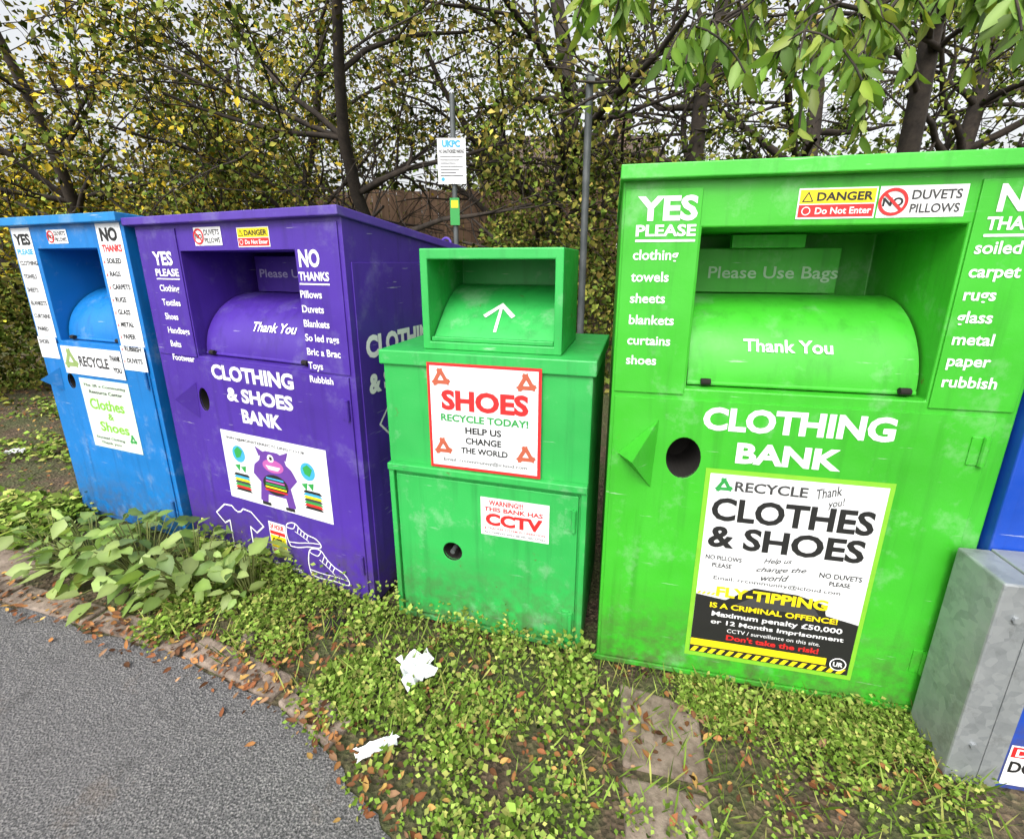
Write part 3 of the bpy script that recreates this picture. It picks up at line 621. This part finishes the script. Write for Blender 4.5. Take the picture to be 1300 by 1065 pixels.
n=len(LP); leaf_cloud('leaves',LP,rng.uniform(.09,.16,n),pal(n,[(.14,.25,.035),(.19,.30,.05),(.09,.17,.022),(.24,.30,.05)],.25),ct,d=np.array(LD),nrm=rng.normal(size=(n,3)),elong=.42,detail=True,curl=.12,fold=.06)
# ------------------------------------------------------------ ground vegetation
def fy(x):
    if x<-.62: return 2.2855-(x+1.73)*.4307
    if x<.31: return 1.767-(x+.508)*.2754
    return 1.518-(x-.3215)*.2126
WG=[(.17,.27,.045),(.13,.21,.03),(.24,.32,.07),(.085,.14,.02),(.28,.30,.08)]
P=[];SZ=[];DD=[]
def clump(x,y,r,n,h,s):
    for _ in range(n):
        a=random.uniform(0,6.28);q=r*math.sqrt(random.random()); zz=h*random.random()**.8*(1-.6*(q/r)**2)
        P.append((x+q*math.cos(a),y+q*math.sin(a),GZ+.004+zz)); SZ.append(s*random.uniform(.6,1.3)); DD.append((math.cos(a)+random.gauss(0,.6),math.sin(a)+random.gauss(0,.6),random.uniform(-.2,.7)))
for _ in range(620):
    x=random.uniform(-1.75,.34); yt=fy(x)-.01; yb=EYf(x)+.05; t=random.random()**1.1
    y=yt-(yt-yb)*t
    if noise.noise((x*4.2,y*4.2,5))<(-.10 if t<.75 else .08) and t>.12: continue
    clump(x,y,random.uniform(.04,.10),random.randint(24,60),random.uniform(.06,.24) if t<.2 else random.uniform(.02,.09),random.uniform(.013,.028))
for _ in range(200):
    x=random.uniform(.66,1.45); y=fy(x)+.0-abs(random.gauss(0,.14))
    if noise.noise((x*4,y*4,9))<-.18: continue
    clump(x,y,random.uniform(.05,.09),random.randint(40,80),random.uniform(.03,.09),random.uniform(.012,.022))
for _ in range(110):
    x=random.uniform(-.4,1.3);y=random.uniform(.70,1.15)
    if noise.noise((x*4,y*4,2))<.0: continue
    clump(x,y,random.uniform(.04,.09),random.randint(20,40),.04,.018)
for _ in range(200):
    x=random.uniform(-7,-2.9); y=random.uniform(max(EYf(x)+.2,2.4),6.5)
    if noise.noise((x*1.3,y*1.3,4))<-.05: continue
    clump(x,y,random.uniform(.12,.3),random.randint(40,80),.1,.045)
for _ in range(34): clump(random.uniform(-3.4,-2.7),random.uniform(2.25,2.75),.1,40,.18,.05)
n=len(P); leaf_cloud('weeds',P,SZ,pal(n,WG,.3),None,M['weed'],d=np.array(DD),elong=.7,up=.72,fold=.1)
P=[];DD=[];SZ=[]
for _ in range(2200):
    x=random.uniform(-1.7,1.45);yt=fy(x);y=yt-random.random()**1.6*.55
    if y<EYf(x)+.05 and x<.3: continue
    P.append((x,y,GZ));a=random.uniform(0,6.28);DD.append((math.cos(a)*.6,math.sin(a)*.6,1));SZ.append(random.uniform(.04,.13))
leaf_cloud('grass',P,SZ,pal(len(P),WG,.2),None,M['weed'],d=np.array(DD),nrm=rng.normal(size=(len(P),3)),elong=.06,fold=.02)
for (cx,cy,R_,N_) in [(-2.26,2.15,.25,105),(-1.92,2.07,.27,125),(-1.60,1.99,.23,95),(-1.30,1.94,.16,45),(-2.54,2.22,.17,40)]:
    P=[];DD=[];SZ=[];ln=[]
    for _ in range(N_):
        a=random.uniform(0,6.28);q=R_*random.random()**.55;h=.03+.31*random.random()*(1-.6*(q/R_)**2)
        c0=Vector((cx+.3*q*math.cos(a),cy+.3*q*math.sin(a),GZ));c1=Vector((cx+q*math.cos(a),cy+q*math.sin(a),GZ+h))
        ln.append(([c0,(c0+c1)/2+Vector((0,0,.03)),c1],[.004,.003,.0025])); P.append(tuple(c1));DD.append((math.cos(a)+random.gauss(0,.7),math.sin(a)+random.gauss(0,.7),random.uniform(-.55,.5)));SZ.append(random.uniform(.045,.125))
    e=empty('broadleaf_weed'); st=tubes('stems',ln,e,M['weed'],4)
    at=st.data.attributes.new('Col','FLOAT_COLOR','POINT'); at.data.foreach_set('color',np.tile([.18,.20,.07,1],len(st.data.vertices)).astype(np.float32))
    leaf_cloud('leaves',P,SZ,pal(len(P),[(.24,.34,.09),(.18,.28,.06),(.31,.40,.13),(.12,.20,.045)],.22),e,d=np.array(DD),elong=.66,up=.68,fold=.08,detail=True,curl=.15)
P=[]
for _ in range(6500):
    t=random.random()
    if t<.26:
        x=random.uniform(-1.9,1.4); y=random.uniform(max(EYf(x)+.0,.6),fy(x))
        if noise.noise((x*3,y*3,31))<-.05: continue
    elif t<.91: x=random.uniform(-8,-2.4); y=random.uniform(max(EYf(x)+.05,1.9),7)
    else: x=random.uniform(-3.4,.2); y=EYf(x)+random.gauss(.05,.06)
    P.append((x,y,GZ+.012+random.random()*.02 + (gh(x,y)-GZ)))
P+= [(random.uniform(-2.4,0),random.uniform(.3,1.4),GZ+.012) for _ in range(7)]
n=len(P); dd=rng.normal(size=(n,3))*np.array([1,1,.18])
leaf_cloud('fallen_leaves',P,rng.uniform(.014,.042,n),pal(n,[(.19,.075,.035),(.13,.06,.03),(.28,.13,.05),(.09,.045,.025),(.36,.22,.07),(.24,.14,.08)],.25),None,M['leaf_dry'],d=dd,up=.8,elong=.55,fold=.15,detail=True,curl=-.25)
def crumple(name,cx,cy,w,h,rot,seed,amp=.02):
    rd=random.Random(seed); n=9;v=[];f=[]
    for j in range(n):
        for i in range(n):
            u=(i/(n-1)-.5)*w;t=(j/(n-1)-.5)*h; u+=rd.gauss(0,.006);t+=rd.gauss(0,.006)
            v.append((cx+u*math.cos(rot)-t*math.sin(rot),cy+u*math.sin(rot)+t*math.cos(rot),GZ+.035+rd.random()*amp))
    for j in range(n-1):
        for i in range(n-1): f.append((j*n+i,j*n+i+1,(j+1)*n+i+1,(j+1)*n+i))
    mesh_obj(name,v,f,M['paper'])
crumple('paper_litter',-.37,1.44,.12,.13,.4,3,.05); crumple('paper_litter',-.45,1.155,.13,.04,.5,4,.012); crumple('paper_litter',-4.2,3.6,.14,.09,.2,5,.03)
def rock(name,x,y,r,seed,mat):
    bm=bmesh.new(); bmesh.ops.create_icosphere(bm,subdivisions=3,radius=r)
    for v_ in bm.verts:
        v_.co*=1+.5*noise.noise(v_.co*(2.2/r*.5)+Vector((seed,0,0))); v_.co.z*=.55
    me=bpy.data.meshes.new(name); bm.to_mesh(me); bm.free(); me.materials.append(mat); o=bpy.data.objects.new(name,me); o.location=(x,y,GZ+r*.3); link(o)
rock('stone',-.80,1.70,.045,1,M['dark']); rock('stone',-1.15,1.62,.04,2,M['stone']); rock('stone',-.95,1.45,.035,3,M['stone'])
# ------------------------------------------------------------ posts and sign
sp=empty('parking_sign',(0,0,0)); gx=gh(-.5,4.2)
cyl('post',(-.49,4.2,gx-.1),(-.49,4.2,2.87),.022,M['post'],sp); box('panel',-.62,-.385,4.165,4.172,2.19,2.54,M['white'],sp,0); box('small_panel',-.53,-.45,4.165,4.172,1.86,2.08,M['gink'],sp,0)
for z in (2.27,2.46): box('bracket',-.52,-.46,4.172,4.225,z,z+.02,M['post'],sp,.001)
Sg=Gfx(sp,'lettering'); Sg.plane=lambda a,z,o:(a,4.165-o,z)
Sg.T('UKPC','cyan',-.58,-.43,2.47,2.525,.002,.06); Sg.T('NO UNAUTHORISED PARKING','black',-.605,-.40,2.425,2.455,.002,.03)
for i in range(7): Sg.rect('grey',-.60,-.41-.03*(i%3),2.395-i*.024,2.401-i*.024,.002)
Sg.disc('cyan',-.58,2.225,.015,.015,.002); Sg.rect('yellow',-.52,-.46,2.0,2.06,.002); Sg.build()
lp=empty('metal_post'); cyl('pole',(.63,4.2,gh(.63,4.2)-.1),(.63,4.2,3.0),.031,M['post'],lp); cyl('base_sleeve',(.63,4.2,gh(.63,4.2)-.1),(.63,4.2,.9),.045,M['post'],lp); cyl('cap',(.63,4.2,3.0),(.63,4.2,3.03),.037,M['post'],lp,16,.02); box('top_bracket',.60,.66,4.12,4.16,2.93,2.97,M['post'],lp,.002)
fe=empty('wooden_fence'); rd=random.Random(5)
x=-4.2
while x<5:
    z0=gh(x,8.6); box('board',x,x+.135,8.6,8.62,z0-.05,z0+1.45+rd.uniform(-.02,.02),M['wood'],fe,0); x+=.145
for x in (-3.2,-.8,1.6,4.0): box('fence_post',x,x+.1,8.63,8.73,gh(x,8.6)-.1,gh(x,8.6)+1.5,M['wood'],fe,0)
for dz in (.3,1.2): box('rail',-3.2,5,8.622,8.66,1.3+dz-.05,1.3+dz+.03,M['wood'],fe,0)
h=empty('brick_house',(0,0,0)); zb=1.2; HY=9
box('walls',-1.5,8,17+HY,25+HY,zb,zb+4.9,M['brick'],h,0)
v=[(-1.9,16.6+HY,zb+4.85),(8.4,16.6+HY,zb+4.85),(8.4,25.4+HY,zb+4.85),(-1.9,25.4+HY,zb+4.85),(-1.9,21+HY,zb+7.6),(8.4,21+HY,zb+7.6)]
mesh_obj('roof',v,[(0,1,5,4),(2,3,4,5),(0,4,3),(1,2,5),(0,3,2,1)],M['roof'],h,recalc=True)
for x in (-.4,2.1,4.9):
    for z in (zb+.9,zb+3.2):
        box('window_frame',x,x+1.5,16.93+HY,16.99+HY,z,z+1.2,M['white'],h,0); box('window_pane',x+.08,x+.71,16.90+HY,16.925+HY,z+.08,z+1.12,M['glass'],h,0); box('window_pane',x+.79,x+1.42,16.90+HY,16.925+HY,z+.08,z+1.12,M['glass'],h,0)
box('chimney',6.1,6.9,20.4+HY,21.2+HY,zb+6.5,zb+8.6,M['brick'],h,0); box('door_panel',3.8,4.7,16.92+HY,16.99+HY,zb,zb+2.1,M['wood'],h,0)
# ------------------------------------------------------------ light
wd=bpy.data.worlds.new('World'); sc.world=wd; wd.use_nodes=True; nt=wd.node_tree
sky=nt.nodes.new('ShaderNodeTexSky'); sky.sky_type='NISHITA'; sky.sun_disc=False; sky.sun_elevation=math.radians(48); sky.sun_rotation=math.radians(200); sky.dust_density=6; sky.air_density=1.2
hs=nt.nodes.new('ShaderNodeHueSaturation'); hs.inputs['Saturation'].default_value=.15; hs.inputs['Value'].default_value=1.95
nt.links.new(sky.outputs[0],hs.inputs['Color']); nt.links.new(hs.outputs[0],nt.nodes['Background'].inputs[0]); nt.nodes['Background'].inputs[1].default_value=.15
sl_=bpy.data.lights.new('sun','SUN'); sl_.energy=.95; sl_.angle=math.radians(16); sl_.color=(1,.97,.92); so=bpy.data.objects.new('sun',sl_); link(so)
az=math.radians(200); el_=math.radians(48)
dirv=Vector((math.sin(az)*math.cos(el_),math.cos(az)*math.cos(el_),math.sin(el_)))
so.rotation_euler=dirv.to_track_quat('Z','Y').to_euler()
sc.view_settings.view_transform='Standard'; sc.view_settings.look='None'; sc.view_settings.exposure=0
cam=bpy.data.cameras.new('camera'); co_=bpy.data.objects.new('camera',cam); link(co_); cam.sensor_width=36; cam.lens=36*580/1300; cam.shift_y=-45/1300; cam.clip_start=.05; cam.clip_end=800
co_.location=(0,0,1.55); co_.rotation_euler=(math.radians(90-14.9),0,0); sc.camera=co_
